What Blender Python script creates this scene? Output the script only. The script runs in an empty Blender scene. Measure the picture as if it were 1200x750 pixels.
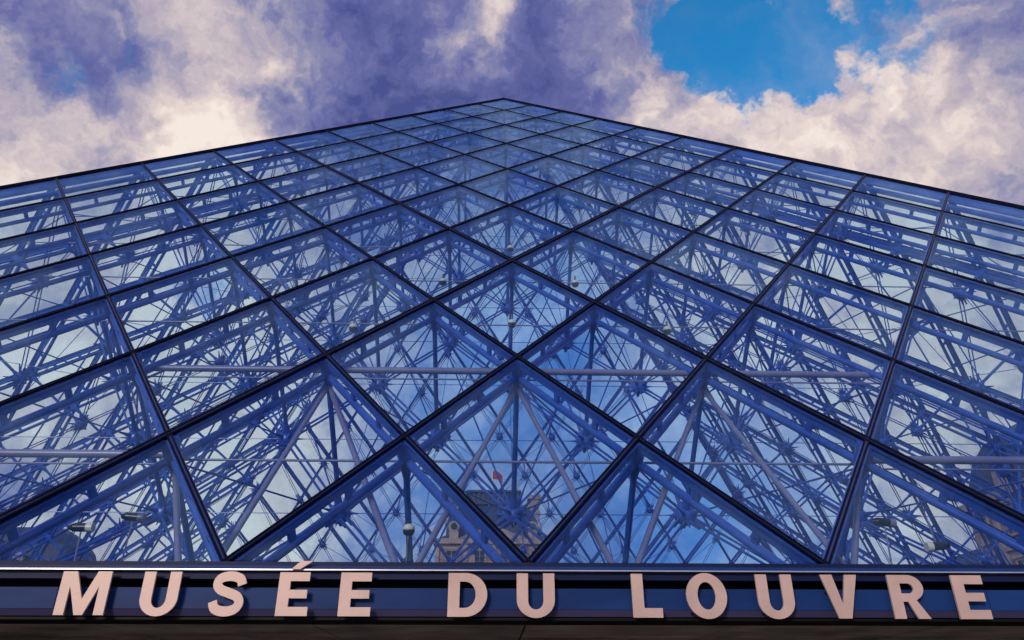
import bpy, math, random
from mathutils import Vector, Matrix, Euler, geometry

random.seed(7)
R = math.radians
scene = bpy.context.scene
COL = scene.collection

# ------------------------------------------------------------------ camera
CAM = Vector((-0.238, -20.845, 1.535))
PITCH, YAW, ROLL, FPX = 0.4814, 0.0258, -0.0004, 882.3     # focal in px of a 1200 px wide frame
fwd = Vector((math.sin(YAW)*math.cos(PITCH), math.cos(YAW)*math.cos(PITCH), math.sin(PITCH)))
rt = Vector((math.cos(YAW), -math.sin(YAW), 0))
up = rt.cross(fwd)
rt, up = rt*math.cos(ROLL)+up*math.sin(ROLL), up*math.cos(ROLL)-rt*math.sin(ROLL)
cd = bpy.data.cameras.new('camera')
cam = bpy.data.objects.new('camera', cd)
COL.objects.link(cam)
cd.sensor_width = 36.0
cd.lens = FPX/1200*36
cd.clip_start = 0.05
cd.clip_end = 3000
m = Matrix((rt, up, -fwd)).transposed().to_4x4()
m.translation = CAM
cam.matrix_world = m
scene.camera = cam

def ray(px, py):
    return (fwd + rt*((px-600)/FPX) - up*((py-375)/FPX)).normalized()
def at(px, py, Y):                    # the point where that ray meets the plane y = Y
    d = ray(px, py)
    return CAM + d*((Y-CAM.y)/d.y)

# ------------------------------------------------------------------ render / exposure
scene.view_settings.view_transform = 'Standard'
scene.view_settings.look = 'None'
scene.view_settings.exposure = 0.38
scene.view_settings.gamma = 1.0
scene.view_settings.use_curve_mapping = False
scene.cycles.transparent_max_bounces = 40
scene.cycles.max_bounces = 4
scene.cycles.diffuse_bounces = 2
scene.cycles.glossy_bounces = 2
scene.cycles.use_adaptive_sampling = True
scene.cycles.adaptive_threshold = 0.03
scene.cycles.sample_clamp_indirect = 4.0
scene.cycles.use_denoising = True

# ------------------------------------------------------------------ sun
SUN_EL, SUN_AZ = R(17), R(205)        # azimuth clockwise from +Y: low in the west, behind the camera
sd = bpy.data.lights.new('sun', 'SUN')
sd.energy = 1.5
sd.angle = R(14)
sd.color = (1.0, 0.80, 0.66)
so = bpy.data.objects.new('sun', sd)
COL.objects.link(so)
sdir = Vector((math.sin(SUN_AZ)*math.cos(SUN_EL), math.cos(SUN_AZ)*math.cos(SUN_EL), math.sin(SUN_EL)))
so.rotation_euler = sdir.to_track_quat('Z', 'Y').to_euler()

# ------------------------------------------------------------------ world: blue sky with broken cloud
world = bpy.data.worlds.new('World')
scene.world = world
world.use_nodes = True
world.cycles.sampling_method = 'NONE'      # an even sky needs no importance map
nt = world.node_tree
nt.nodes.clear()
L = nt.links.new
def N(t, **k):
    n = nt.nodes.new(t)
    for a, b in k.items():
        setattr(n, a, b)
    return n
def val(sock, v):
    if hasattr(v, 'is_linked') or isinstance(v, bpy.types.NodeSocket):
        L(v, sock)
    else:
        sock.default_value = v
def M(op, a, b=None, c=None, clamp=False):
    n = N('ShaderNodeMath', operation=op, use_clamp=clamp)
    val(n.inputs[0], a)
    if b is not None: val(n.inputs[1], b)
    if c is not None: val(n.inputs[2], c)
    return n.outputs[0]
def VM(op, a, b=None, s=None):
    n = N('ShaderNodeVectorMath', operation=op)
    val(n.inputs[0], a)
    if b is not None: val(n.inputs[1], b)
    if s is not None: val(n.inputs['Scale'], s)
    return n
def noise(vec, scale, detail, rough, off=(0, 0, 0), dist=0.0, out='Fac'):
    v = VM('ADD', vec, off).outputs[0]
    n = N('ShaderNodeTexNoise', noise_dimensions='3D')
    L(v, n.inputs['Vector'])
    n.inputs['Scale'].default_value = scale
    n.inputs['Detail'].default_value = detail
    n.inputs['Roughness'].default_value = rough
    n.inputs['Distortion'].default_value = dist
    return n.outputs[out]
def smooth(x, a, b, lo=0.0, hi=1.0):
    n = N('ShaderNodeMapRange', interpolation_type='SMOOTHSTEP')
    val(n.inputs['Value'], x)
    n.inputs['From Min'].default_value = a
    n.inputs['From Max'].default_value = b
    n.inputs['To Min'].default_value = lo
    n.inputs['To Max'].default_value = hi
    return n.outputs[0]
def ramp(x, stops):
    n = N('ShaderNodeValToRGB')
    cr = n.color_ramp
    while len(cr.elements) < len(stops):
        cr.elements.new(0.5)
    for e, (p, c) in zip(cr.elements, stops):
        e.position = p
        e.color = (*c, 1)
    L(x, n.inputs[0])
    return n.outputs[0]

sky = N('ShaderNodeTexSky', sky_type='NISHITA')
sky.sun_disc = False
sky.sun_elevation = SUN_EL
sky.sun_rotation = SUN_AZ
sky.air_density = 1.0
sky.dust_density = 0.3
sky.ozone_density = 3.0
tc = N('ShaderNodeTexCoord')
D = VM('NORMALIZE', tc.outputs['Generated']).outputs[0]
w1 = VM('SUBTRACT', noise(D, 4.5, 6, 0.63, out='Color'), (0.5, 0.5, 0.5)).outputs[0]
DW = VM('ADD', D, VM('SCALE', w1, s=0.26).outputs[0]).outputs[0]
DH = VM('ADD', D, VM('SCALE', w1, s=0.50).outputs[0]).outputs[0]
def blob(px, py, r0, r1, amt, base=None):        # a patch of sky round one direction, r0..r1 px soft edge
    c = ray(px, py)
    dist = VM('DISTANCE', base or DW, tuple(c)).outputs['Value']
    return smooth(dist, r0/FPX, r1/FPX, amt, 0.0)
def total(lst):
    s = lst[0]
    for x in lst[1:]:
        s = M('ADD', s, x)
    return s

# clear holes
holes = total([blob(x, y, r0, r1, am, DH) for x, y, r0, r1, am in ((850, 75, 5, 150, 0.46), (930, 45, 5, 140, 0.42), (1005, 15, 5, 130, 0.40), (900, -50, 20, 200, 0.28), (1125, 40, 5, 110, 0.26))])
holes = M('MINIMUM', holes, 0.58)
thin = total([blob(600, 400, 20, 300, 0.50), blob(840, 610, 20, 230, 0.62), blob(480, 620, 10, 190, 0.28)])
n_cover = noise(D, 3.2, 3, 0.58, (1.3, 4.1, 2.2))
n_billow = noise(DW, 6.5, 5, 0.58, (5.3, 0.1, 8.2))
n_lift = noise(VM('ADD', DW, (-0.015, 0.0, 0.040)).outputs[0], 6.5, 4, 0.58, (5.3, 0.1, 8.2))
cov = M('ADD', M('MULTIPLY', n_cover, 0.9), M('MULTIPLY', n_billow, 1.25))
cov = M('SUBTRACT', M('ADD', cov, -0.30), holes)
sep = N('ShaderNodeSeparateXYZ')
L(D, sep.inputs[0])
cov = M('SUBTRACT', cov, smooth(sep.outputs['Z'], 0.70, 0.95, 0.0, 0.16))      # more broken cloud overhead
cover = M('SUBTRACT', smooth(cov, 0.22, 0.54), thin, clamp=True)
cover = M('MAXIMUM', cover, smooth(M('ADD', M('MULTIPLY', n_cover, 0.6), M('MULTIPLY', n_lift, 0.6)), 0.50, 0.85, 0.0, 0.55))      # thin veils
# light and dark of the clouds; the billows are lit from above
tone = M('ADD', M('MULTIPLY', M('SUBTRACT', noise(DW, 4.6, 3, 0.6, (9.1, 2.2, 0.4)), 0.5), 1.35), 0.55)
tone = M('ADD', tone, M('MULTIPLY', M('SUBTRACT', n_billow, n_lift), 1.9))
darks = total([blob(420, 90, 30, 210, 0.30), blob(600, 120, 30, 210, 0.40), blob(660, 60, 10, 130, 0.22), blob(130, 75, 10, 95, 0.30),
               blob(60, 165, 10, 110, 0.30), blob(30, 20, 5, 60, 0.2), blob(1020, 165, 2, 70, 0.30), blob(770, 60, 5, 70, 0.15), blob(1180, 215, 10, 110, 0.2),
               blob(600, 400, 60, 330, 0.16)])
lights = total([blob(180, 25, 10, 120, 0.22), blob(30, 110, 20, 110, 0.22), blob(190, 160, 10, 110, 0.26), blob(40, 215, 10, 80, 0.18),
                blob(562, 45, 2, 65, 0.62), blob(330, 60, 5, 70, 0.20), blob(740, 120, 10, 100, 0.22), blob(1070, 105, 20, 110, 0.28),
                blob(870, 170, 20, 130, 0.20), blob(200, 430, 80, 380, 0.42), blob(960, 380, 80, 380, 0.42), blob(600, 270, 40, 200, 0.2)])
tone = M('ADD', M('SUBTRACT', tone, darks), lights)
tone = M('MULTIPLY_ADD', tone, 0.80, 0.09)
ccol = ramp(tone, [(0.0, (0.06, 0.075, 0.24)), (0.25, (0.125, 0.135, 0.33)), (0.45, (0.235, 0.235, 0.385)),
                   (0.64, (0.44, 0.385, 0.45)), (0.84, (0.67, 0.565, 0.545)), (1.0, (0.80, 0.71, 0.65))])
cscl = VM('SCALE', ccol, s=8.8).outputs[0]
blue = VM('MULTIPLY', sky.outputs[0], (0.26, 1.45, 1.85)).outputs[0]     # deep, strongly graded blue
blue = VM('MINIMUM', blue, (0.5, 2.7, 6.8)).outputs[0]
mx = N('ShaderNodeMix', data_type='RGBA')
L(cover, mx.inputs['Factor'])
L(blue, mx.inputs[6])
L(cscl, mx.inputs[7])
bg = N('ShaderNodeBackground')
bg.inputs['Strength'].default_value = 0.1
L(mx.outputs[2], bg.inputs['Color'])
wo = N('ShaderNodeOutputWorld')
L(bg.outputs[0], wo.inputs['Surface'])

# ------------------------------------------------------------------ materials
def mat(name, col, rough=0.5, metal=0.0, var=0.15, scale=3.0, bump=0.0, spec=0.5, bscale=None, streak=False):
    mt = bpy.data.materials.new(name)
    mt.use_nodes = True
    t = mt.node_tree
    b = t.nodes['Principled BSDF']
    b.inputs['Roughness'].default_value = rough
    b.inputs['Metallic'].default_value = metal
    b.inputs['Specular IOR Level'].default_value = spec
    g = t.nodes.new('ShaderNodeNewGeometry')
    mp = t.nodes.new('ShaderNodeMapping')
    t.links.new(g.outputs['Position'], mp.inputs['Vector'])
    if streak:
        mp.inputs['Scale'].default_value = (0.25, 1, 1)
    n = t.nodes.new('ShaderNodeTexNoise')
    n.inputs['Scale'].default_value = scale
    n.inputs['Detail'].default_value = 6
    n.inputs['Roughness'].default_value = 0.6
    t.links.new(mp.outputs[0], n.inputs['Vector'])
    cr = t.nodes.new('ShaderNodeValToRGB')
    cr.color_ramp.elements[0].position = 0.3
    cr.color_ramp.elements[1].position = 0.7
    cr.color_ramp.elements[0].color = (*[c*(1-var) for c in col], 1)
    cr.color_ramp.elements[1].color = (*[min(1, c*(1+var)) for c in col], 1)
    t.links.new(n.outputs['Fac'], cr.inputs[0])
    t.links.new(cr.outputs[0], b.inputs['Base Color'])
    rr = t.nodes.new('ShaderNodeMapRange')
    rr.inputs['To Min'].default_value = max(0.02, rough-0.1)
    rr.inputs['To Max'].default_value = min(1, rough+0.1)
    t.links.new(n.outputs['Fac'], rr.inputs['Value'])
    t.links.new(rr.outputs[0], b.inputs['Roughness'])
    if bump:
        n2 = t.nodes.new('ShaderNodeTexNoise')
        n2.inputs['Scale'].default_value = bscale or scale*6
        n2.inputs['Detail'].default_value = 4
        t.links.new(mp.outputs[0], n2.inputs['Vector'])
        bp = t.nodes.new('ShaderNodeBump')
        bp.inputs['Strength'].default_value = bump
        bp.inputs['Distance'].default_value = 0.02
        t.links.new(n2.outputs['Fac'], bp.inputs['Height'])
        t.links.new(bp.outputs[0], b.inputs['Normal'])
    return mt

def glass(name, tint, f0=0.042, dirt=0.0, gtint=(0.36, 0.64, 1.0)):
    mt = bpy.data.materials.new(name)
    mt.use_nodes = True
    t = mt.node_tree
    t.nodes.clear()
    out = t.nodes.new('ShaderNodeOutputMaterial')
    tr = t.nodes.new('ShaderNodeBsdfTransparent')
    tr.inputs['Color'].default_value = (*tint, 1)
    gl = t.nodes.new('ShaderNodeBsdfGlossy')
    gl.inputs['Roughness'].default_value = 0.015
    gl.inputs['Color'].default_value = (*gtint, 1)
    oi = t.nodes.new('ShaderNodeObjectInfo')
    cr = t.nodes.new('ShaderNodeValToRGB')
    cr.color_ramp.elements[0].color = (*[c*0.965 for c in tint], 1)
    cr.color_ramp.elements[1].color = (min(1, tint[0]*1.03), min(1, tint[1]*1.015), min(1, tint[2]), 1)
    t.links.new(oi.outputs['Random'], cr.inputs[0])
    t.links.new(cr.outputs[0], tr.inputs['Color'])
    gp = t.nodes.new('ShaderNodeNewGeometry')
    wn = t.nodes.new('ShaderNodeTexNoise')
    wn.inputs['Scale'].default_value = 0.9
    wn.inputs['Detail'].default_value = 1
    t.links.new(gp.outputs['Position'], wn.inputs['Vector'])
    wb = t.nodes.new('ShaderNodeBump')
    wb.inputs['Strength'].default_value = 1.0
    wb.inputs['Distance'].default_value = 0.02
    t.links.new(wn.outputs['Fac'], wb.inputs['Height'])
    t.links.new(wb.outputs[0], gl.inputs['Normal'])
    lw = t.nodes.new('ShaderNodeLayerWeight')
    lw.inputs['Blend'].default_value = 0.5
    def mm(op, a, b):
        n = t.nodes.new('ShaderNodeMath')
        n.operation = op
        for k, v in enumerate((a, b)):
            if isinstance(v, bpy.types.NodeSocket): t.links.new(v, n.inputs[k])
            else: n.inputs[k].default_value = v
        return n.outputs[0]
    p = mm('POWER', lw.outputs['Facing'], 5.0)
    f = mm('ADD', mm('MULTIPLY', p, 0.38), f0)
    mix = t.nodes.new('ShaderNodeMixShader')
    t.links.new(f, mix.inputs[0])
    t.links.new(tr.outputs[0], mix.inputs[1])
    t.links.new(gl.outputs[0], mix.inputs[2])
    if not dirt:
        t.links.new(mix.outputs[0], out.inputs['Surface'])
        return mt
    # a thin, uneven film of dust
    df = t.nodes.new('ShaderNodeBsdfDiffuse')
    df.inputs['Color'].default_value = (0.30, 0.36, 0.55, 1)
    g = t.nodes.new('ShaderNodeNewGeometry')
    n = t.nodes.new('ShaderNodeTexNoise')
    n.inputs['Scale'].default_value = 1.6
    n.inputs['Detail'].default_value = 7
    n.inputs['Roughness'].default_value = 0.65
    t.links.new(g.outputs['Position'], n.inputs['Vector'])
    dm = mm('MULTIPLY', n.outputs['Fac'], dirt*2)
    mix2 = t.nodes.new('ShaderNodeMixShader')
    t.links.new(dm, mix2.inputs[0])
    t.links.new(mix.outputs[0], mix2.inputs[1])
    t.links.new(df.outputs[0], mix2.inputs[2])
    t.links.new(mix2.outputs[0], out.inputs['Surface'])
    return mt

MT = {
    'steel':  mat('veil_blue_steel', (0.030, 0.100, 0.52), 0.30, 0.05, 0.2, 4),  # grey steel; blue veil of light off the glass is mixed into its colour
    'tube':   mat('pale_tube', (0.21, 0.21, 0.40), 0.34, 0.1, 0.12, 5),
    'cap':    mat('black_cap', (0.003, 0.005, 0.022), 0.5, 0.0, 0.3, 6, spec=0.05),
    'strip':  mat('cap_strip', (0.03, 0.055, 0.20), 0.4, 0.0, 0.3, 6, spec=0.2),
    'glass':  glass('blue_glass', (0.885, 0.957, 1.0)),
    'fascia': mat('fascia_blue', (0.009, 0.040, 0.17), 0.45, 0.0, 0.45, 2.2, 0.05, spec=0.12, streak=True),
    'fascia_low': mat('fascia_mauve', (0.05, 0.05, 0.13), 0.5, 0.0, 0.2, 2, spec=0.15, streak=True),
    'lip':    mat('bright_lip', (0.62, 0.65, 0.74), 0.3, 0.8, 0.05, 3),
    'frame':  mat('dark_frame', (0.008, 0.018, 0.075), 0.5, 0.0, 0.2, 3, spec=0.15),
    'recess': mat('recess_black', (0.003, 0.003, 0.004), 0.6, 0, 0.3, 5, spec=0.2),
    'letter': mat('letter_metal', (0.58, 0.445, 0.405), 0.42, 0.08, 0.12, 5, 0.08, bscale=120),
    'soffit': mat('soffit_dark', (0.36, 0.32, 0.29), 0.5, 0.0, 0.5, 2.0),
    'door':   mat('door_metal', (0.02, 0.02, 0.024), 0.35, 0.5, 0.3, 3),
    'doorglass': glass('door_glass', (0.18, 0.18, 0.2), 0.05, 0.0),
    'stone':  mat('palace_stone', (0.27, 0.175, 0.175), 0.85, 0, 0.28, 0.5, 0.4, bscale=3),
    'stone2': mat('palace_trim', (0.34, 0.25, 0.245), 0.8, 0, 0.2, 0.8),
    'slate':  mat('palace_slate', (0.022, 0.035, 0.10), 0.55, 0, 0.3, 0.6, 0.3, bscale=4),
    'pane':   mat('palace_pane', (0.02, 0.025, 0.04), 0.12, 0, 0.2, 1),
    'ground': mat('paving', (0.27, 0.25, 0.23), 0.8, 0, 0.25, 0.7, 0.3),
    'lampw':  mat('lamp_white', (0.75, 0.74, 0.72), 0.3, 0, 0.08, 8),
    'lampd':  mat('lamp_dark', (0.015, 0.016, 0.025), 0.3, 0.2, 0.2, 8),
    'flag':   mat('flag_red', (0.42, 0.07, 0.09), 0.8, 0, 0.1, 4),
}

# ------------------------------------------------------------------ helpers
class MB:
    def __init__(s):
        s.v, s.f, s.mi = [], [], []
    def add(s, vs, fs, mi=0):
        o = len(s.v)
        s.v += [tuple(v) for v in vs]
        s.f += [tuple(i+o for i in f) for f in fs]
        s.mi += [mi]*len(fs)
    def box(s, x0, x1, y0, y1, z0, z1, mi=0):
        vs = [(x, y, z) for z in (z0, z1) for y in (y0, y1) for x in (x0, x1)]
        s.add(vs, [(0, 2, 3, 1), (4, 5, 7, 6), (0, 1, 5, 4), (2, 6, 7, 3), (0, 4, 6, 2), (1, 3, 7, 5)], mi)
    def tube(s, a, b, r, n=8, r2=None, caps=True, mi=0):
        a, b = Vector(a), Vector(b)
        d = (b-a)
        if d.length < 1e-6: return
        d.normalize()
        x = d.orthogonal().normalized()
        y = d.cross(x)
        r2 = r if r2 is None else r2
        vs = []
        for p, q in ((a, r), (b, r2)):
            for k in range(n):
                t = 2*math.pi*k/n
                vs.append(p+x*(q*math.cos(t))+y*(q*math.sin(t)))
        fs = [(k, (k+1) % n, n+(k+1) % n, n+k) for k in range(n)]
        if caps:
            fs += [tuple(range(n-1, -1, -1)), tuple(range(n, 2*n))]
        s.add(vs, fs, mi)
    def bar(s, a, b, side, nor, w, h0, h1, mi=0):      # box along a-b: width w along side, h0..h1 along nor
        a, b, side, nor = Vector(a), Vector(b), Vector(side), Vector(nor)
        vs = [p+side*(sx*w/2)+nor*h for p in (a, b) for h in (h0, h1) for sx in (-1, 1)]
        s.add(vs, [(0, 1, 3, 2), (4, 6, 7, 5), (0, 4, 5, 1), (2, 3, 7, 6), (0, 2, 6, 4), (1, 5, 7, 3)], mi)
    def ball(s, c, r, nu=10, nv=6, sz=1.0, mi=0):
        c = Vector(c)
        vs = [c+Vector((0, 0, r*sz))]
        for j in range(1, nv):
            ph = math.pi*j/nv
            for k in range(nu):
                t = 2*math.pi*k/nu
                vs.append(c+Vector((r*math.sin(ph)*math.cos(t), r*math.sin(ph)*math.sin(t), r*sz*math.cos(ph))))
        vs.append(c-Vector((0, 0, r*sz)))
        fs = [(0, 1+k, 1+(k+1) % nu) for k in range(nu)]
        for j in range(nv-2):
            for k in range(nu):
                a, b = 1+j*nu+k, 1+j*nu+(k+1) % nu
                fs.append((a, a+nu, b+nu, b))
        e = len(vs)-1
        fs += [(e, 1+(nv-2)*nu+(k+1) % nu, 1+(nv-2)*nu+k) for k in range(nu)]
        s.add(vs, fs, mi)
    def mesh(s, name, mats, smooth=False):
        me = bpy.data.meshes.new(name)
        me.from_pydata(s.v, [], s.f)
        for x in (mats if isinstance(mats, (list, tuple)) else [mats]):
            me.materials.append(MT[x])
        if any(s.mi):
            me.polygons.foreach_set('material_index', s.mi)
        if smooth:
            me.polygons.foreach_set('use_smooth', [True]*len(me.polygons))
            try: me.set_sharp_from_angle(angle=R(40))
            except Exception: pass
        me.update()
        return me

def put(name, me, parent=None, loc=(0, 0, 0), rot=(0, 0, 0), **props):
    o = bpy.data.objects.new(name, me)
    COL.objects.link(o)
    o.location = loc
    o.rotation_euler = rot
    o.parent = parent
    for k, v in props.items():
        o[k] = v
    return o

# ------------------------------------------------------------------ ground
g = MB()
g.box(-1400, 1400, -1400, 1400, -0.5, 0.0)
put('ground', g.mesh('ground', 'ground'), kind='structure')

# ------------------------------------------------------------------ the pyramid
HALF, HT, NR = 17.71, 21.64, 18
HP = HALF/NR                                    # half a pane's width
TH = math.atan2(HT, HALF)                       # slope
SL = math.hypot(HT, HALF)/NR                    # one row along the slope
EY = Vector((0, math.cos(TH), math.sin(TH)))
EZ = Vector((0, -math.sin(TH), math.cos(TH)))   # outward normal of the front face
def S(i, r, d=0.0):                             # lattice node on the front face, d metres inwards
    t = r/NR
    return Vector((i*HP, -HALF*(1-t), HT*t)) - EZ*d
PW = 6                                          # half width of the entrance, in half panes
def depth(i, r, front):
    mhip = (NR-r-abs(i))/2
    return 2.0*min(1.0, 0.12+0.34*mhip, 0.22+0.22*r)
def is_node(i, r, front):
    if front and r < 2 and abs(i) < PW+1: return False
    return True
pyr = put('glass_pyramid', None, loc=(0, 0, 0), label='huge blue glass pyramid of diamond panes on a steel lattice', category='pyramid')

ua = Vector((HP, SL, 0)).normalized()           # in-plane directions of the two lattice families (local x, up-slope)
def inpl(v): return Vector((v[0], 0, 0)) + EY*v[1]
# --- pane meshes (local: x, up-slope, outward)
def pane_mesh(pts, inset=0.020, t0=-0.022, t1=-0.002):
    c = sum((Vector(p) for p in pts), Vector((0, 0)))/len(pts)
    n = len(pts)
    ins = []
    for k in range(n):
        p0, p1, p2 = Vector(pts[k-1]), Vector(pts[k]), Vector(pts[(k+1) % n])
        e1, e2 = (p1-p0).normalized(), (p2-p1).normalized()
        n1, n2 = Vector((-e1.y, e1.x)), Vector((-e2.y, e2.x))
        b = (n1+n2)
        b = b/(1+n1.dot(n2))
        ins.append(p1+b*inset)
    mb = MB()
    vs = [(p.x, p.y, t0) for p in ins]+[(p.x, p.y, t1) for p in ins]
    fs = [tuple(range(n-1, -1, -1)), tuple(range(n, 2*n))]+[(k, (k+1) % n, n+(k+1) % n, n+k) for k in range(n)]
    mb.add(vs, fs)
    return mb
rh_pts = [(0, 0), (HP, SL), (0, 2*SL), (-HP, SL)]
tri_pts = [(-HP, 0), (HP, 0), (0, SL)]
rh = pane_mesh(rh_pts)
tr = pane_mesh(tri_pts)
rh_me = rh.mesh('pane', 'glass')
tr_me = tr.mesh('base_pane', 'glass')
half_me = {sg: pane_mesh([(0, 0), (sg*HP, SL), (0, 2*SL)] if sg > 0 else [(0, 0), (0, 2*SL), (-HP, SL)]).mesh('half_pane', 'glass') for sg in (1, -1)}

def pane_list(front):
    out = []
    for r in range(0, NR-1):
        for i in range(-(NR-2-r), NR-1-r):
            if (i+r) % 2: continue
            if front and r < 2 and abs(i) <= PW and not (r == 1 and abs(i) == PW+1):
                if r == 0 and abs(i) == PW:
                    out.append((half_me[1 if i > 0 else -1], i, 0))
                continue
            out.append((rh_me, i, r))
    for i in range(-(NR-1), NR, 2):
        if front and abs(i) < PW: continue
        out.append((tr_me, i, 0))
    if front:
        for i in range(-PW+1, PW, 2):
            out.append((tr_me, i, 2))
    return out

def lines(front):
    """(sign, c, r0, r1): nodes i = sign*(r + c)"""
    out = []
    for sg in (1, -1):
        for c in range(-NR+2, NR-1, 2):
            r1 = (NR-c)//2
            r0 = 0
            if front:
                if abs(2+c) <= PW: r0 = 2
            out.append((sg, c, r0, r1))
    return out

def bar_meshes(front, rr=0.015):
    caps, fins, chords, brods = [], [], [], []
    for sg, c, r0, r1 in lines(front):
        a, b = S(sg*(r0+c), r0), S(sg*(r1+c), r1)
        dr = (b-a).normalized()
        side = EZ.cross(dr).normalized()
        wide = 1.55 if c == -6 else 1.0
        w = 0.044*wide
        lift = 0.003 if sg > 0 else 0.0
        mb = MB()
        for q in (-1, 1):
            mb.bar(a+side*(q*w*0.34), b+side*(q*w*0.34), side, EZ, w*0.34, -0.010, 0.011+lift, 0)
        mb.bar(a, b, side, EZ, w*0.3, -0.008, 0.002+lift, 1)
        fb = MB()
        fb.bar(a, b, side, EZ, 0.036+0.004*(sg > 0), -0.115+lift, -0.0255+lift, 0)
        fb.bar(a, b, side, EZ, 0.066+0.004*(sg > 0), -0.045+lift, -0.0245+lift, 0)
        cb = MB()
        cb.tube(a-EZ*0.240, b-EZ*0.240, 0.036, 10)
        nseg = r1-r0
        for k in range(nseg):
            for u in (0.3, 0.62):
                p = a.lerp(b, (k+u)/nseg)
                cb.bar(p-dr*0.03, p+dr*0.03, side, EZ, 0.028, -0.215, -0.11)
        # lower rods, in pairs, from hub to hub
        rb = MB()
        prev = None
        for r in range(r0, r1+1):
            i = sg*(r+c)
            if abs(i) >= NR-r or r == 0 or (front and r == 2 and abs(i) <= PW):
                p = S(i, r, 0.25)
            else:
                p = S(i, r, depth(i, r, front))
            if prev is not None:
                off = side*0.038
                rb.tube(prev+off, p+off, rr, 6, caps=False)
                rb.tube(prev-off, p-off, rr, 6, caps=False)
            prev = p
        caps.append(mb); fins.append(fb); chords.append(cb); brods.append(rb)
    return caps, fins, chords, brods

# struts and hubs (local frame, inward = -z)
strut_cache = {}
def strut_mesh(d):
    k = round(d, 2)
    if k not in strut_cache:
        mb = MB()
        mb.tube((0, 0, -0.03), (0, 0, -0.20), 0.085, 8, 0.075)
        mb.tube((0, 0, -0.20), (0, 0, -min(0.42, d*0.6)), 0.075, 8, 0.032)
        mb.tube((0, 0, -0.25), (0, 0, -d), 0.029, 8)
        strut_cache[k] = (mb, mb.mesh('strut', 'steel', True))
    return strut_cache[k]
def hub_mb():
    mb = MB()
    mb.ball((0, 0, 0), 0.135, 10, 6, 0.85)
    sg = math.hypot(HP, SL)
    for sx in (-1, 1):
        for sy in (-1, 1):
            v = Vector((sx*HP, sy*SL, 0)).normalized()
            w = Vector((-v.y, v.x, 0))*0.038
            mb.tube(v*0.06+w, v*0.26+w*1.0, 0.026, 6, 0.015)
            mb.tube(v*0.06-w, v*0.26-w*1.0, 0.026, 6, 0.015)
            u = Vector((sx*HP, sy*SL, 1.72)).normalized()
            mb.tube(u*0.06, u*0.30, 0.034, 6, 0.009)
    for v in ((1, 0, 0), (-1, 0, 0), (0, 1, 0), (0, -1, 0)):
        v = Vector(v)
        mb.tube(v*0.06, v*0.22, 0.024, 6, 0.005)
    mb.tube((0, 0, 0.05), (0, 0, 0.22), 0.06, 8, 0.034)
    mb.tube((0, 0, -0.05), (0, 0, -0.17), 0.045, 8, 0.02)
    return mb
HUB = hub_mb()
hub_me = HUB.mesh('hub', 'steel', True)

def nodes(front):
    for r in range(1, NR-1):
        for i in range(-(NR-2-r), NR-1-r):
            if (i+r) % 2: continue
            if front and ((r < 2 and abs(i) < PW+1) or (r == 2 and abs(i) <= PW)): continue
            yield i, r

def bracing(front, near):
    mb = MB()
    for i, r in nodes(front):
        d = depth(i, r, front)
        h = S(i, r, d)
        for di in (-1, 1):
            for dr_ in (-1, 1):
                if r+dr_ < 0 or (front and r+dr_ < 2 and abs(i+di) < PW): continue
                if not near and dr_ > 0: continue
                mb.tube(h, S(i+di, r+dr_, 0.28), 0.0100, 5, caps=False)
        if near and abs(i)+r+2 < NR and r < NR-3:
            for di, dr_ in ((2, 0), (0, 2)):
                if abs(i+di) < NR-(r+dr_)-1:
                    mb.tube(h, S(i+di, r+dr_, depth(i+di, r+dr_, front)), 0.0055, 4, caps=False)
    return mb

def xform(mb_src, mb_dst, loc, rot):
    mb_dst.add([rot @ Vector(v) + loc for v in mb_src.v], mb_src.f)

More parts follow.
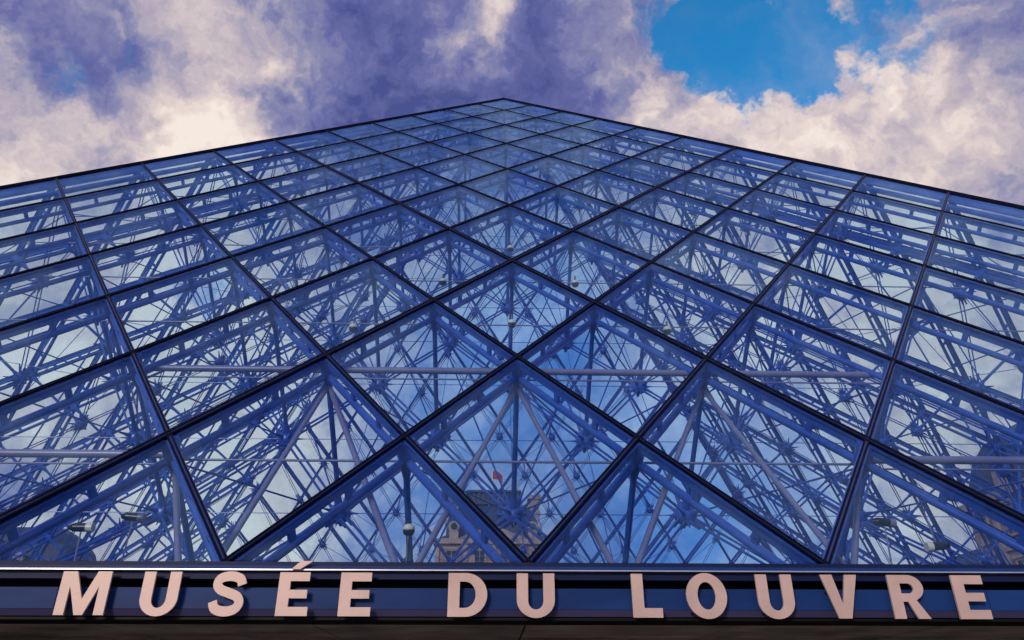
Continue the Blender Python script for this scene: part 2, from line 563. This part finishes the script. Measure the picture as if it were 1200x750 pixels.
RX = Matrix.Rotation(TH, 3, 'X')
for face in range(4):
    front = face == 0
    single = face in (0, 2)
    rz = face*math.pi/2
    RZ = Matrix.Rotation(rz, 3, 'Z')
    rot = (TH, 0, rz)
    caps, fins, chords, brods = bar_meshes(front, 0.015 if front else 0.012)
    if single:
        for pm, i, r in pane_list(front):
            # no two panes are set quite alike: a fraction of a degree of tilt about the pane's centre
            e = (TH+random.uniform(-0.004, 0.004), random.uniform(-0.003, 0.003), rz)
            c0 = Vector((0, SL, 0))
            sh = Euler(rot).to_matrix() @ c0 - Euler(e).to_matrix() @ c0
            put('pane', pm, pyr, RZ @ S(i, r) + sh, e)
        for cb, fb, hb, bb in zip(caps, fins, chords, brods):
            bar = put('glazing_bar', cb.mesh('glazing_bar', ['cap', 'strip']), pyr, (0, 0, 0), (0, 0, rz))
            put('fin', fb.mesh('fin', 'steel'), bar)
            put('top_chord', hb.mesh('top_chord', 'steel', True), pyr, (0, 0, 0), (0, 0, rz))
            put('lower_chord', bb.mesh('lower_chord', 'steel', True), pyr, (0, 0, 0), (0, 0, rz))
        for i, r in nodes(front):
            d = depth(i, r, front)
            st = put('strut', strut_mesh(d)[1], pyr, RZ @ S(i, r), rot)
            put('hub', hub_me, st, (0, 0, -d))
    else:
        def joined(name, lst, mts, sm=False):
            q = MB()
            for x in lst:
                o = len(q.v)
                q.v += x.v
                q.f += [tuple(k+o for k in f) for f in x.f]
                q.mi += x.mi
            put(name, q.mesh(name, mts, sm), pyr, (0, 0, 0), (0, 0, rz), kind='stuff')
        q = MB()
        for r in range(0, NR-1):
            for i in range(-(NR-2-r), NR-1-r):
                if (i+r) % 2 == 0: xform(rh, q, S(i, r), RX)
        for i in range(-(NR-1), NR, 2):
            xform(tr, q, S(i, 0), RX)
        put('side_panes', q.mesh('side_panes', 'glass'), pyr, (0, 0, 0), (0, 0, rz), kind='stuff')
        joined('side_glazing_bars', caps, ['cap', 'strip'])
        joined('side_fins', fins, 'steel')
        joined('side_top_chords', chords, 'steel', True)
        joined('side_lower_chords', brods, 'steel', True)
        q = MB()
        for i, r in nodes(False):
            d = depth(i, r, False)
            xform(strut_mesh(d)[0], q, S(i, r), RX)
            xform(HUB, q, S(i, r, d), RX)
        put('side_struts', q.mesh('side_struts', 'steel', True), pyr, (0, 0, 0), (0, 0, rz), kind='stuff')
    if single: put('bracing_rods', bracing(front, front).mesh('bracing_rods', 'steel'), pyr, (0, 0, 0), (0, 0, rz), kind='stuff')
    # hip and sill
    hb = MB()
    a, b = Vector((-HALF, -HALF, 0)), Vector((0, 0, HT))
    dr = (b-a).normalized()
    nor = Vector((-1, -1, 0)) - dr*dr.dot(Vector((-1, -1, 0)))
    nor.normalize()
    side = nor.cross(dr)
    hb.bar(a, b+dr*0.03, side, nor, 0.065, -0.06, 0.024, 0)
    hp = put('hip_bar', hb.mesh('hip_bar', 'cap'), pyr, (0, 0, 0), (0, 0, rz))
    hb = MB()
    hb.bar(a, b, side, nor, 0.06, -0.20, -0.061, 0)
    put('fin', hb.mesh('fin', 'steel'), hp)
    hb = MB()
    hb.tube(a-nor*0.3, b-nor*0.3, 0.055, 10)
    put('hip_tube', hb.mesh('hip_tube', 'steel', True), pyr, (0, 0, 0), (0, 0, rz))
    sb = MB()
    if front:
        sb.box(-HALF-0.15, -PW*HP, -HALF-0.15, -HALF+0.12, 0, 0.10)
        sb.box(PW*HP, HALF+0.15, -HALF-0.15, -HALF+0.12, 0, 0.10)
    else:
        sb.box(-HALF+0.1, HALF-0.1, -HALF-0.15, -HALF+0.12, 0, 0.10)
    put('base_sill', sb.mesh('base_sill', 'frame'), pyr, (0, 0, 0), (0, 0, rz))

# --- tubes and wires of the entrance frame, inside the front face
def tube_obj(name, a, b, r, m='tube', n=12, ends=False):
    mb = MB()
    mb.tube(a, b, r, n, caps=True)
    if ends:
        d = (Vector(b)-Vector(a)).normalized()
        mb.tube(Vector(a)-d*0.12, a, r*0.4, n, r)
        mb.tube(b, Vector(b)+d*0.12, r, n, r*0.4)
    return put(name, mb.mesh(name, m, True), pyr)
zt = 4.777
tube_obj('cross_tube', (-4*HP, -13.45, zt), (4*HP, -13.45, zt), 0.036)
tube_obj('tie_wire', (-4*HP, -13.42, zt-0.085), (4*HP, -13.42, zt-0.085), 0.009)
for sg in (-1, 1):
    tube_obj('cross_tube', (sg*3.1*HP, -14.40, 3.54), (sg*13*HP, -14.40, 3.54), 0.036)
    tube_obj('tie_wire', (sg*3.1*HP, -14.38, 3.46), (sg*13*HP, -14.38, 3.46), 0.009)
tube_obj('tie_wire', (-3*HP, -14.45, 3.479), (3*HP, -14.45, 3.479), 0.011)
for r in (5, 6, 7, 8, 9, 10):
    w = (NR-r-2)*HP
    p = S(0, r, 0.33)
    tube_obj('tie_wire', (-w, p.y, p.z), (w, p.y, p.z), 0.009)
# slanting legs from the lattice nodes down to the entrance beam
def leg(i, r, d, px, py):
    a = S(i, r, d)
    b = at(px, py, -15.30)
    b = b + (b-a).normalized()*0.22
    tube_obj('leg', a, b, 0.025, 'tube', 10, True)
for (i, r, px) in ((0, 4, 489), (0, 4, 718), (-2, 4, 463), (-2, 4, 252), (2, 4, 747), (2, 4, 988), (-3, 3, 209), (3, 3, 1001)  ):
    leg(i, r, 0.36, px, 662)

# ------------------------------------------------------------------ entrance beam, soffit and doors
portal = put('entrance_portal', None, loc=(0, -15.8, 0), label='dark blue metal beam and door front across the foot of the pyramid', category='entrance')
PX = PW*HP
FY = -15.80                                      # face of the beam
def P(mb, name, m, parent=portal, sm=False):
    mb.v = [(x, y+15.8, z) for x, y, z in mb.v] if parent is portal else [(x, y, z) for x, y, z in mb.v]
    return put(name, mb.mesh(name, m, sm), parent)
def zof(py): return at(612, py, FY).z
b = MB(); b.box(-PX, PX, FY-0.005, -15.62, zof(664.5), zof(659.5)); P(b, 'bottom_rail', 'frame')
b = MB(); b.box(-PX, PX, FY-0.030, -15.60, zof(668.6), zof(664.5)-0.002); P(b, 'drip_rail', 'fascia')
b = MB(); b.box(-PX, PX, FY-0.045, -15.60, zof(670.6), zof(668.8)-0.002); P(b, 'bright_lip', 'lip')
b = MB(); b.box(-PX, PX, FY+0.000, -15.60, zof(679.5), zof(670.6)-0.002); P(b, 'upper_rail', 'frame')
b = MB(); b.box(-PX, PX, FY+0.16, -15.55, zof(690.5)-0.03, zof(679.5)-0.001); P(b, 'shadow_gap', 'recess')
# main panel in lengths with open joints
nlen = 4
for k in range(nlen):
    x0 = -PX+2*PX*k/nlen
    x1 = -PX+2*PX*(k+1)/nlen-0.004
    b = MB(); b.box(x0, x1, FY-0.012, -15.60, zof(714.5), zof(690.0)); P(b, 'fascia_panel', 'fascia')
b = MB()
zt0, zt1 = zof(722.5), zof(714.5)-0.002
b.add([(x, y, z) for x in (-PX, PX) for (y, z) in ((FY-0.012, zt1), (FY+0.010, zt0), (-15.60, zt0), (-15.60, zt1))],
      [(0, 1, 2, 3), (7, 6, 5, 4), (0, 4, 5, 1), (1, 5, 6, 2), (2, 6, 7, 3), (3, 7, 4, 0)])
P(b, 'lower_trim', 'fascia_low')
zs = zt0-0.006
b = MB(); b.box(-PX, PX, FY+0.02, -15.50, zs-0.015, zs); P(b, 'edge_trim', 'recess')
# soffit panels running inwards
sx = [-PX+2*PX*k/8 for k in range(9)]
sy = [-15.49, -14.35, -13.2, -12.0, -10.8]
for a in range(8):
    for c in range(4):
        b = MB()
        dz = random.uniform(-0.003, 0.003)
        b.box(sx[a]+0.008, sx[a+1]-0.008, sy[c]+0.008, sy[c+1]-0.008, zs+0.012+dz, zs+0.04+dz)
        P(b, 'soffit_panel', 'soffit')
b = MB(); b.box(-PX, PX, -15.45, -10.7, zs+0.045, zs+0.09); P(b, 'vestibule_roof', 'recess')
for sg in (-1, 1):
    b = MB(); b.box(*sorted((sg*PX, sg*(PX+0.06))), -17.5, -10.7, 0, zs+0.09); P(b, 'cheek_wall', 'door')
b = MB(); b.box(-PX, PX, -10.76, -10.7, 0, zs+0.05); P(b, 'rear_wall', 'recess')
# glazed door front standing a little inside the beam
DY = -13.7
xs = [-PX+0.03]+[at(px, 740, DY).x for px in (20, 77, 310, 459, 612, 765, 960, 1140)]+[PX-0.03]
for x in xs:
    b = MB(); b.box(x-0.022, x+0.022, DY-0.04, DY+0.04, 0, zs+0.010); P(b, 'door_post', 'door')
for x0, x1 in zip(xs, xs[1:]):
    b = MB(); b.box(x0+0.024, x1-0.024, DY-0.006, DY+0.006, 0.02, zs-0.05); P(b, 'door_pane', 'doorglass')
    b = MB(); b.box(x0+0.023, x1-0.023, DY-0.03, DY+0.03, zs-0.05, zs+0.008); P(b, 'door_head', 'door')

# ------------------------------------------------------------------ lettering
def arc(cx, cy, rx, ry, a0, a1, n):
    return [(cx+rx*math.cos(R(a0+(a1-a0)*k/n)), cy+ry*math.sin(R(a0+(a1-a0)*k/n))) for k in range(n+1)]
def catmull(pts, n=7):
    out = []
    p = [pts[0]]+pts+[pts[-1]]
    for k in range(1, len(p)-2):
        for j in range(n):
            t = j/n
            q = []
            for a in (0, 1):
                p0, p1, p2, p3 = (p[k+o][a] for o in (-1, 0, 1, 2))
                q.append(0.5*(2*p1+(p2-p0)*t+(2*p0-5*p1+4*p2-p3)*t*t+(3*p1-p0-3*p2+p3)*t**3))
            out.append(tuple(q))
    out.append(pts[-1])
    return out
def stroke(pts, w):
    l, r = [], []
    for k, p in enumerate(pts):
        a, b = pts[max(0, k-1)], pts[min(len(pts)-1, k+1)]
        dx, dy = b[0]-a[0], b[1]-a[1]
        n = math.hypot(dx, dy)
        wx = w if not callable(w) else w(k/(len(pts)-1))
        l.append((p[0]-dy/n*wx/2, p[1]+dx/n*wx/2))
        r.append((p[0]+dy/n*wx/2, p[1]-dx/n*wx/2))
    return l+r[::-1]
def gE(w):
    s, h = 0.28, 0.205
    return [[(0, 0), (w, 0), (w, h), (s, h), (s, 0.40), (w*0.93, 0.40), (w*0.93, 0.40+h-0.01), (s, 0.595), (s, 1-h), (w*0.97, 1-h), (w*0.97, 1), (0, 1)]]
def gM(w):
    return [[(0, 0), (0.24, 0), (0.24, 0.66), (w/2-0.10, 0), (w/2+0.10, 0), (w-0.24, 0.66), (w-0.24, 0), (w, 0), (w, 1), (w-0.34, 1), (w/2, 0.36), (0.34, 1), (0, 1)]]
def gU(w):
    s = 0.275
    o = [(w, 1), (w-s, 1)]+[(x, y) for x, y in arc(w/2, 0.37, w/2-s, 0.20, 0, -180, 14)]+[(s, 1), (0, 1)]+arc(w/2, 0.39, w/2, 0.41, 180, 360, 20)
    return [o]
def gS(w):
    c = [(0.775, 0.70), (0.70, 0.845), (0.45, 0.905), (0.20, 0.85), (0.135, 0.71), (0.24, 0.59), (0.46, 0.515), (0.68, 0.43), (0.755, 0.29), (0.66, 0.15), (0.42, 0.095), (0.16, 0.155), (0.075, 0.32)]
    return [[(x*w/0.88, y) for x, y in stroke(catmull(c, 6), 0.225)]]
def gD(w):
    s, h = 0.28, 0.20
    o = [(0, 0), (w*0.45, 0)]+arc(w*0.45, 0.5, w*0.55, 0.5, -88, 88, 20)+[(w*0.45, 1), (0, 1)]
    i = [(s, h), (w*0.43, h)]+arc(w*0.43, 0.5, w*0.57-s, 0.5-h, -86, 86, 16)+[(w*0.43, 1-h), (s, 1-h)]
    return [o, i]
def gO(w):
    return [arc(w/2, 0.5, w/2, 0.525, 0, 351, 38), arc(w/2, 0.5, w/2-0.275, 0.315, 0, 351, 38)]
def gL(w):
    return [[(0, 0), (w, 0), (w, 0.215), (0.28, 0.215), (0.28, 1), (0, 1)]]
def gV(w):
    return [[(w*0.5-0.155, 0), (w*0.5+0.155, 0), (w, 1), (w-0.29, 1), (w*0.5, 0.32), (0.29, 1), (0, 1)]]
def gR(w):
    s = 0.275
    o = [(0, 0), (s, 0), (s, 0.385), (0.40, 0.385), (w-0.30, 0), (w, 0), (w*0.70, 0.42)]+arc(w*0.56, 0.705, w*0.40, 0.295, -58, 88, 16)+[(w*0.5, 1), (0, 1)]
    i = [(s, 0.575), (w*0.52, 0.575)]+arc(w*0.52, 0.69, w*0.40-0.205, 0.115, -85, 85, 10)+[(w*0.52, 0.805), (s, 0.805)]
    return [o, i]
def letter_mesh(loops, sc, thick):
    vs, fs = [], []
    tris = geometry.tessellate_polygon([[Vector((x, y, 0)) for x, y in l] for l in loops])
    flat = [p for l in loops for p in l]
    n = len(flat)
    vs = [(x*sc, -thick/2, y*sc) for x, y in flat]+[(x*sc, thick/2, y*sc) for x, y in flat]
    for a, b, c in tris:
        p, q, r = flat[a], flat[b], flat[c]
        ar = (q[0]-p[0])*(r[1]-p[1])-(q[1]-p[1])*(r[0]-p[0])
        if ar < 0: b, c = c, b
        fs += [(a, b, c), (a+n, c+n, b+n)]
    o = 0
    for li, l in enumerate(loops):
        m = len(l)
        area = sum(l[k][0]*l[(k+1) % m][1]-l[(k+1) % m][0]*l[k][1] for k in range(m))
        for k in range(m):
            a, b = o+k, o+(k+1) % m
            fs.append((a, a+n, b+n, b) if (area > 0) == (li == 0) else (a, b, b+n, a+n))
        o += m
    mb = MB()
    mb.add(vs, fs)
    return mb
LY = FY-0.060
sign = put('entrance_sign', None, loc=(0, LY, 0), label='raised pinkish metal capitals reading MUSÉE DU LOUVRE on the blue beam', category='sign')
ztop = {0: at(100, 672, LY).z}
def add_letter(fn, x0, x1, acc=False):
    # x0, x1 : photo pixels at mid height
    ym = 697.5 + (x0-600)*0.0045
    pa, pb = at(x0, ym, LY), at(x1, ym, LY)
    zb, zt_ = at((x0+x1)/2, ym+25.8, LY).z, at((x0+x1)/2, ym-25.4, LY).z
    hgt = zt_-zb
    w = (pb.x-pa.x)/hgt
    me = letter_mesh(fn(w), hgt, 0.016).mesh('letter', 'letter')
    o = put('letter', me, sign, (pa.x, 0, zb))
    # two pins fix the letter to the beam
    pm = MB()
    for u in (0.14, w-0.16 if fn not in (gL, gV) else 0.16):
        for v in ((0.12, 0.88) if fn is not gV else (0.6,)):
            pm.tube((u*hgt, 0.014, v*hgt), (u*hgt, 0.062, v*hgt), 0.006, 6)
    put('fixing_pin', pm.mesh('fixing_pin', 'door'), o)
    if acc:
        am = letter_mesh([[(w*0.34, 1.075), (w*0.62, 1.075), (w*1.02, 1.27), (w*0.62, 1.27)]], hgt, 0.016).mesh('accent', 'letter')
        put('accent', am, o)
for fn, x0, x1, acc in ((gM, 69, 127, 0), (gU, 165.5, 209.5, 0), (gS, 247.5, 287.5, 0), (gE, 325.5, 362.5, 1), (gE, 398, 435.5, 0), (gD, 525, 571, 0), (gU, 605.5, 650, 0),
                        (gL, 740.5, 775, 0), (gO, 804, 851.5, 0), (gU, 887.5, 930, 0), (gV, 964.5, 1007.5, 0), (gR, 1043.5, 1085, 0), (gE, 1119, 1156, 0)):
    add_letter(fn, x0, x1, acc)

# ------------------------------------------------------------------ lamps hung in the lattice
def spot(px, py, Y, label, r=0.055, stem=0.0):
    c = at(px, py, Y)
    root = put('spot_lamp', None, loc=c, label=label, category='lamp', group='small dome lamps hung inside the pyramid')
    mb = MB(); mb.ball((0, 0, 0), r, 12, 8, 0.9); put('housing', mb.mesh('housing', 'lampd', True), root)
    mb = MB(); mb.ball((0, -0.006, r*0.35), r*0.99, 12, 8, 0.75); put('cover', mb.mesh('cover', 'lampw', True), root)
    mb = MB()
    if stem: mb.tube((0, 0, -r*0.5), (0, 0, -stem), 0.012, 6)
    else: mb.tube((0, 0, r*0.6), (0, 0, r*0.6+0.10), 0.012, 6)
    put('stem', mb.mesh('stem', 'lampd'), root)
    return root
for px, py, r, lb in ((600, 380, 5, 'white-topped dome lamp hanging right above the middle of the long pale cross tube'),
                      (519, 331, 6, 'small white-topped dome lamp on a wire, one pane up towards the M side'),
                      (674, 333, 6, 'small white-topped dome lamp on a wire, one pane up towards the last E side'),
                      (598, 292, 7, 'topmost small dome lamp, hung where the two thick glazing bars cross'),
                      (414, 385, 5, 'dome lamp beside the long cross tube, above the second letter E'),
                      (782, 388, 5, 'dome lamp beside the long cross tube, above the letter O')):
    spot(px, py, S(0, r, 0.36).y, lb)
spot(479, 622, -14.6, 'white-topped dome lamp on a thin post above the first E of the sign', 0.05, 0.34)
def flood(px, py, Y, ang, label, pale):
    c = at(px, py, Y)
    root = put('floodlight', None, loc=c, rot=(0, R(90+ang), 0), label=label, category='floodlight', group='floodlights inside the foot of the pyramid')
    mb = MB(); mb.tube((0, 0, -0.06), (0, 0, 0.04), 0.034, 12); mb.tube((0, 0, -0.10), (0, 0, -0.06), 0.02, 12, 0.034)
    put('housing', mb.mesh('housing', 'lampd', True), root)
    mb = MB(); mb.tube((0, 0, 0.041), (0, 0, 0.09), 0.038, 12); put('hood', mb.mesh('hood', 'lampw' if pale else 'tube', True), root)
    mb = MB(); mb.tube((0.030, 0, 0), (0.7, 0, 0.03), 0.007, 6); put('stem', mb.mesh('stem', 'tube'), root)
flood(96, 618, -14.7, 0, 'floodlight with a bright cream hood above the M of the sign', True)
flood(157, 606, -14.5, 5, 'floodlight with a lavender hood above the first U of the sign', False)
flood(1036, 612, -14.5, 5, 'floodlight with a lavender hood above the R of the sign', False)
flood(1098, 640, -14.7, 175, 'floodlight with a bright cream hood above the last E of the sign', True)

# ------------------------------------------------------------------ the palace behind
def window(parent, x, y, z, w, h, ny, arch=False):
    """window on a wall facing ny (unit vector in xy)"""
    nx_, ny_ = ny
    a = math.atan2(ny_, nx_)+math.pi/2
    f = put('window', win_me[(w, h)] if (w, h) in win_me else make_win(w, h), parent, (x, y, z), (0, 0, a))
    put('window_pane', winp_me[(w, h)], f)
win_me, winp_me = {}, {}
def make_win(w, h):
    t = 0.22
    mb = MB()
    mb.box(-w/2-t, -w/2, -0.18, 0.1, -0.1, h+t)
    mb.box(w/2, w/2+t, -0.18, 0.1, -0.1, h+t)
    mb.box(-w/2, w/2, -0.18, 0.1, h, h+t)
    mb.box(-w/2-t*1.6, w/2+t*1.6, -0.35, 0.1, h+t+0.01, h+t+0.35)
    mb.box(-w/2-t*1.4, w/2+t*1.4, -0.30, 0.1, -0.4, -0.101)
    win_me[(w, h)] = mb.mesh('window', 'stone2')
    mb = MB()
    mb.box(-w/2+0.002, w/2-0.002, -0.06, -0.02, 0, h-0.002)
    for k in (1, 2, 3):
        mb.box(-w/2+0.003, w/2-0.003, -0.085, -0.061, h*k/4-0.03, h*k/4+0.03, 1)
    mb.box(-0.05, 0.05, -0.10, -0.086, 0, h-0.003, 1)
    winp_me[(w, h)] = mb.mesh('window_pane', ['pane', 'stone2'])
    return win_me[(w, h)]

def rect_frustum(mb, x0, x1, y0, y1, z0, levels, mi=0):
    """levels: (inset, z) rings"""
    rings = [(0, z0)]+levels
    vs = []
    for ins, z in rings:
        vs += [(x0+ins, y0+ins, z), (x1-ins, y0+ins, z), (x1-ins, y1-ins, z), (x0+ins, y1-ins, z)]
    fs = []
    for k in range(len(rings)-1):
        for j in range(4):
            a, b_ = 4*k+j, 4*k+(j+1) % 4
            fs.append((a, b_, b_+4, a+4))
    n = 4*(len(rings)-1)
    fs.append((n, n+1, n+2, n+3))
    mb.add(vs, fs, mi)

def block(name, label, x0, x1, y0, y1, h, roof, storeys, faces, bay=4.6, dormers=True, parent_cat='palace'):
    root = put(name, None, loc=((x0+x1)/2, (y0+y1)/2, 0), label=label, category=parent_cat)
    cx, cy = (x0+x1)/2, (y0+y1)/2
    def A(nm, mb, m, sm=False, par=None):
        mb.v = [(x-cx, y-cy, z) for x, y, z in mb.v]
        return put(nm, mb.mesh(nm, m, sm), par or root)
    mb = MB(); mb.box(x0, x1, y0, y1, 0, h); A('wall', mb, 'stone')
    sh = h/storeys
    for k in range(1, storeys+1):
        mb = MB(); e = 0.35 if k < storeys else 0.75
        mb.box(x0-e, x1+e, y0-e, y1+e, sh*k-(0.45 if k < storeys else 0.9), sh*k+0.02*(k == storeys)); A('cornice', mb, 'stone2')
    mb = MB(); rect_frustum(mb, x0+0.2, x1-0.2, y0+0.2, y1-0.2, h+0.021, roof); rf = A('roof', mb, 'slate')
    for (nx, ny) in faces:
        if ny:
            length, fx = x1-x0, lambda t: (t, y0-0.02 if ny < 0 else y1+0.02)
            s0 = x0
        else:
            length, fx = y1-y0, lambda t: (x0-0.02 if nx < 0 else x1+0.02, t)
            s0 = y0
        nb = max(1, int(length/bay))
        for q in range(nb):
            t = s0+length*(q+0.5)/nb
            px_, py_ = fx(t)
            for k in range(storeys):
                window(root, px_-cx, py_-cy, sh*k+sh*0.22, 1.7, round(sh*0.5, 1), (nx, ny))
            # pilaster between bays
            t2 = s0+length*q/nb
            ax, ay = fx(t2)
            mb = MB(); mb.box(ax-0.35, ax+0.35, ay-0.35, ay+0.35, 0, h-0.91); A('pilaster', mb, 'stone2')
            if dormers and q % 2 == 0:
                mb = MB()
                ox, oy = -nx*1.0, -ny*1.0
                mb.box(px_+ox-1.0, px_+ox+1.0, py_+oy-1.0, py_+oy+1.0, h+0.3, h+2.6)
                mb.add([(px_+ox-1.3, py_+oy-1.2, h+2.6), (px_+ox+1.3, py_+oy-1.2, h+2.6), (px_+ox+1.3, py_+oy+1.2, h+2.6), (px_+ox-1.3, py_+oy+1.2, h+2.6), (px_+ox, py_+oy, h+3.6)],
                       [(0, 1, 4), (1, 2, 4), (2, 3, 4), (3, 0, 4)])
                A('dormer', mb, 'stone2')
    return root, A

# the domed centre pavilion, seen through the lower middle panes
SYY = 115.0
pL, pR = at(508, 655, SYY), at(648, 655, SYY)
zwall = at(578, 632, SYY).z
ztop_ = at(578, 578, SYY).z
bl, br = at(512, 655, SYY).x, at(645, 655, SYY).x
dw = 0.5*(br-bl)
zdome = at(578, 589, SYY+4).z
pav, A = block('domed_pavilion', 'stone palace pavilion with a square slate dome seen through the glass above DU', bl, br, SYY, SYY+22, zwall,
               [(0.8, zwall+0.8), (1.6, zwall+1.0)], 4, [(0, -1)], 4.6, False)
cxp = at(578, 632, SYY).x
Hd = zdome-zwall
hw0, hw1 = 8.6, 4.6
levels = []
for k in range(1, 13):
    u = k/12
    levels.append(((hw0-hw1)*(1-math.sqrt(max(0, 1-u**1.8))), zwall+1.0+(Hd-1.0)*u))
mb = MB(); rect_frustum(mb, cxp-hw0, cxp+hw0, SYY+2.2, SYY+2.2+2*hw0, zwall+0.95, levels); A('dome', mb, 'slate')
for sx_ in (-1, 1):                                # pale lead ribs on the dome's corners
    mb = MB()
    pts = [(cxp+sx_*(hw0-i_), SYY+2.2+i_, z_) for i_, z_ in [(0, zwall+0.95)]+levels]
    for p, q in zip(pts, pts[1:]): mb.tube(p, q, 0.3, 6)
    A('rib', mb, 'tube')
yc = SYY+2.2+hw0
mb = MB(); rect_frustum(mb, cxp-hw1-0.2, cxp+hw1+0.2, yc-hw1-0.2, yc+hw1+0.2, zdome-0.4, [(-0.5, zdome+0.1), (-0.5, zdome+0.6), (0.2, zdome+0.7), (0.2, zdome+2.2), (-0.4, zdome+2.4), (-0.4, zdome+2.8)]); A('dome_crown', mb, 'slate')
for x in [cxp-4.6+k*0.92 for k in range(11)]:
    mb = MB(); mb.box(x-0.14, x+0.14, yc-hw1-0.45, yc-hw1-0.05, zdome+0.62, zdome+2.3); A('baluster', mb, 'slate')
# pediment and round window in the dome's face
mb = MB()
mb.add([(cxp-6, SYY-0.9, zwall), (cxp+6, SYY-0.9, zwall), (cxp, SYY-0.9, zwall+2.4), (cxp-6, SYY+1, zwall), (cxp+6, SYY+1, zwall), (cxp, SYY+1, zwall+2.4)],
       [(0, 1, 2), (3, 5, 4), (0, 3, 4, 1), (1, 4, 5, 2), (2, 5, 3, 0)])
A('pediment', mb, 'stone2')
for sx_ in (-1, 1):
    mb = MB(); xx = cxp+sx_*7.0
    mb.box(xx-0.8, xx+0.8, SYY+0.0, SYY+2.0, zwall, zwall+2.6); mb.tube((xx, SYY-0.05, zwall+2.2), (xx, SYY+2.05, zwall+2.2), 1.0, 16); A('dormer', mb, 'stone2')
    mb = MB(); mb.tube((xx, SYY-0.25, zwall+2.2), (xx, SYY-0.06, zwall+2.2), 0.55, 16); A('round_window', mb, 'pane')
    # tall chimney beside the dome
    xx = cxp+sx_*7.9
    ch = (9.4 if sx_ > 0 else 4.6)
    mb = MB(); mb.box(xx-0.9, xx+0.9, SYY+9, SYY+12, zwall, zwall+ch); mb.box(xx-1.3, xx+1.3, SYY+8.6, SYY+12.4, zwall+ch+0.001, zwall+ch+0.8)
    mb.box(xx-1.1, xx+1.1, SYY+8.8, SYY+12.2, zwall+ch*0.7, zwall+ch*0.7+0.5)
    A('chimney', mb, 'stone2')
# flag on the dome
fb = at(577, 574, SYY+10)
fl = put('flag_pole', None, loc=(fb.x, SYY+10, zdome+2.8), label='small red flag on a pole on top of the slate dome', category='flag')
mb = MB(); mb.tube((0, 0, 0), (0, 0, 5.2), 0.09, 8); put('pole', mb.mesh('pole', 'lampw', True), fl)
mb = MB()
nx_ = 8
vs = []
for k in range(nx_+1):
    for z in (3.4, 5.0):
        for th in (-0.03, 0.03):
            vs.append((0.08+k*0.24, 0.25*math.sin(k*1.1)+th, z-0.05*k*k*0.3))
fs = []
for k in range(nx_):
    a = 4*k
    fs += [(a, a+4, a+6, a+2), (a+1, a+3, a+7, a+5), (a, a+1, a+5, a+4), (a+2, a+6, a+7, a+3)]
mb.add(vs, fs)
put('cloth', mb.mesh('cloth', 'flag', True), fl)

mans = lambda h: [(0.6, h+2.2), (1.3, h+4.2), (2.4, h+5.6), (5.5, h+6.4)]
block('palace_wing', 'low stone palace wing joining the domed pavilion on the side of the letter M', -62, bl-0.9, SYY+3, SYY+19, 15.5, mans(15.5), 3, [(0, -1)])
block('palace_wing', 'low stone palace wing joining the domed pavilion on the side of the last E', br+0.9, 62, SYY+3, SYY+19, 15.5, mans(15.5), 3, [(0, -1)])
block('palace_wing', 'long stone side wing with slate roof beyond the M side of the pyramid', -80, -64, 30, SYY+19, 15.0, mans(15.0), 3, [(1, 0)])
block('palace_wing', 'long stone side wing with slate roof beyond the last E side of the pyramid', 64, 80, 30, SYY+19, 16.0, mans(16.0), 3, [(-1, 0)])
pr = lambda h, k: [(0.5, h+2.5*k), (1.2, h+5.0*k), (2.4, h+7*k), (4.4, h+8.4*k)]
block('corner_pavilion', 'tall corner pavilion with steep roof behind the glass past the last E', 59, 80.5, 52, 72, 24.5, pr(24.5, 1), 4, [(-1, 0), (0, -1)])
block('corner_pavilion', 'corner pavilion with steep roof behind the glass past the M', -80.5, -60, 58, 76, 21.0, pr(21.0, .5), 4, [(1, 0), (0, -1)])
block('corner_pavilion', 'small square pavilion roof seen behind the glass above the first U', -80.4, -61, 92, 104, 19.0, pr(19.0, .9), 3, [(1, 0), (0, -1)])
